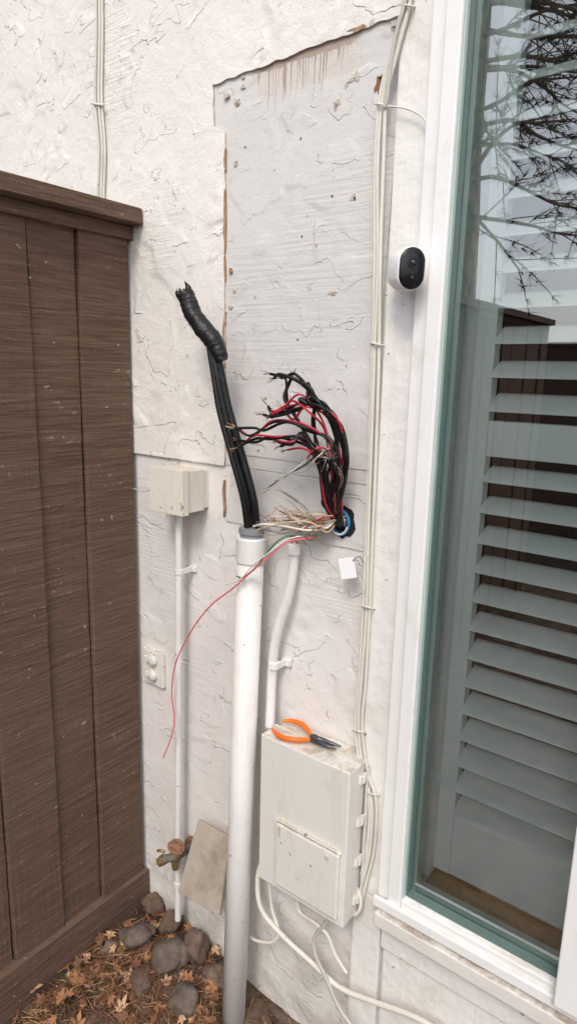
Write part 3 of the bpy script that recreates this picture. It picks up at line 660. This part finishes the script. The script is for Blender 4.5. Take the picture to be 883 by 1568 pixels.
for px,py,s in ((100,1480,.036),(120,1503,.038),(50,1512,.034),(92,1528,.030),(18,1523,.040),(8,1508,.034),(225,1362,.032),(185,1542,.028),(290,1500,.026),(245,1400,.028),(135,1465,.024),(300,1540,.026),(222,1372,.026),(278,1450,.018),(196,1425,.022),(318,1470,.020),(245,1455,.018),(235,1420,.024),(290,1425,.022),(255,1505,.022)):
    p=PZ(px,py,.04); leaf(p,s,M_LF[1] if random.random()<.6 else M_LF[0],random.uniform(0,6.3),random.uniform(-.4,.4))
for k in range(2000):
    p=rp_() if random.random()<.85 else Vector((random.uniform(-.95,-.45),random.uniform(-.3,-.01),0)); z=gz(p.x,p.y)+random.uniform(.002,.018)
    a=random.uniform(0,6.3); L_=random.uniform(.02,.06); d=Vector((math.cos(a),math.sin(a),random.uniform(-.15,.25)))*L_; q=Vector((p.x,p.y,z)); s=Vector((-math.sin(a),math.cos(a),0))*.0007
    w.add([q-s,q+s,q+d*.5+s+Vector((0,0,.002)),q+d,q+d*.5-s+Vector((0,0,.002))],[(0,1,2,3,4)],random.choice((M_ND,M_ND,M_LF[2],M_LF[1])))
w.done()
w=MB("dead_twig")
for l in ([(150,1530),(190,1490),(235,1475)],[(225,1400),(245,1445),(240,1470)],[(205,1470),(232,1500),(250,1530)],[(60,1490),(110,1470),(160,1440)]):
    w.tube([PZ(a,b,.035) for a,b in l],[.005,.004,.002],M_LF[2],8)
w.done()
# ------------------------------------------------------------- pine tree behind the viewer (seen mirrored in the glass)
t=MB("pine_tree"); tx,ty=-2.22,-3.9
t.tube([(tx,ty,-.2),(tx+.01,ty,2),(tx-.03,ty,4),(tx+.05,ty,6.5),(tx,ty,9)],[.17,.15,.13,.1,.05],M_BARK,20,8,True,lambda i,j,a:1+.08*noise.noise(Vector((i*.9,math.cos(a)*3,math.sin(a)*3))))
def tuft(p,d):
    for k in range(9):
        q=(d+Vector((random.uniform(-1,1),random.uniform(-1,1),random.uniform(-1,1)))*.9).normalized()*random.uniform(.06,.12); s=q.orthogonal().normalized()*.0025
        t.add([p-s,p+s,p+q],[(0,1,2)],M_FOL)
for k in range(38):
    z=random.uniform(2.7,8.2) if k>16 else random.uniform(2.7,4.8); a=random.uniform(-.9,1.3) if k%3 else random.uniform(0,6.3); L_=random.uniform(1.1,2.2)*(1-.05*z)
    d=Vector((math.cos(a),math.sin(a)*.8,random.uniform(-.25,.35))); p0=Vector((tx,ty,z)); pts=[p0+d*L_*s+Vector((0,0,-.28*s*s*L_))+Vector((random.uniform(-1,1),random.uniform(-1,1),random.uniform(-1,1)))*.05 for s in (0,.25,.5,.75,1)]
    t.tube(pts,[.020,.012,.004],M_TWIG,6,4,False); cp=cr(pts,6)
    for m in range(14):
        q=random.choice(cp[5:]); dd=(d.normalized()+Vector((random.uniform(-1,1),random.uniform(-1,1),random.uniform(-1,.6)))).normalized(); ln=random.uniform(.2,.55)
        tw=[q,q+dd*ln*.5+Vector((0,0,-.02)),q+dd*ln+Vector((0,0,-.1*random.random()))]; t.tube(tw,[.005,.002],M_TWIG,4,2,False)
        for u in range(6):
            if random.random()<.6: tuft(tw[0].lerp(tw[2],.3+.7*u/5),dd)
t.done()
# ------------------------------------------------------------- light
wd=bpy.data.worlds.new("World"); sc.world=wd; wd.use_nodes=True; nt=wd.node_tree; bg=nt.nodes["Background"]
EL=R(48); sund=Vector((.32,-.78,0)).normalized()
sk=nt.nodes.new("ShaderNodeTexSky"); sk.sky_type='NISHITA'; sk.sun_disc=False; sk.sun_elevation=EL
sk.sun_rotation=math.atan2(sund.x,sund.y); sk.air_density=1.0; sk.dust_density=2.5; sk.ozone_density=1.0
hs=nt.nodes.new("ShaderNodeHueSaturation"); hs.inputs["Saturation"].default_value=.40; hs.inputs["Value"].default_value=1.68; nt.links.new(sk.outputs[0],hs.inputs["Color"]); nt.links.new(hs.outputs[0],bg.inputs[0]); bg.inputs[1].default_value=.14
sd=bpy.data.lights.new("sun",'SUN'); sd.energy=1.25; sd.angle=R(14); sd.color=(1,.91,.80); so=bpy.data.objects.new("sun",sd); sc.collection.objects.link(so)
sdir=Vector((sund.x*math.cos(EL),sund.y*math.cos(EL),math.sin(EL))); so.rotation_euler=sdir.to_track_quat('Z','Y').to_euler(); so.location=sdir*8
sc.view_settings.view_transform='Standard'; sc.view_settings.look='None'; sc.view_settings.exposure=0
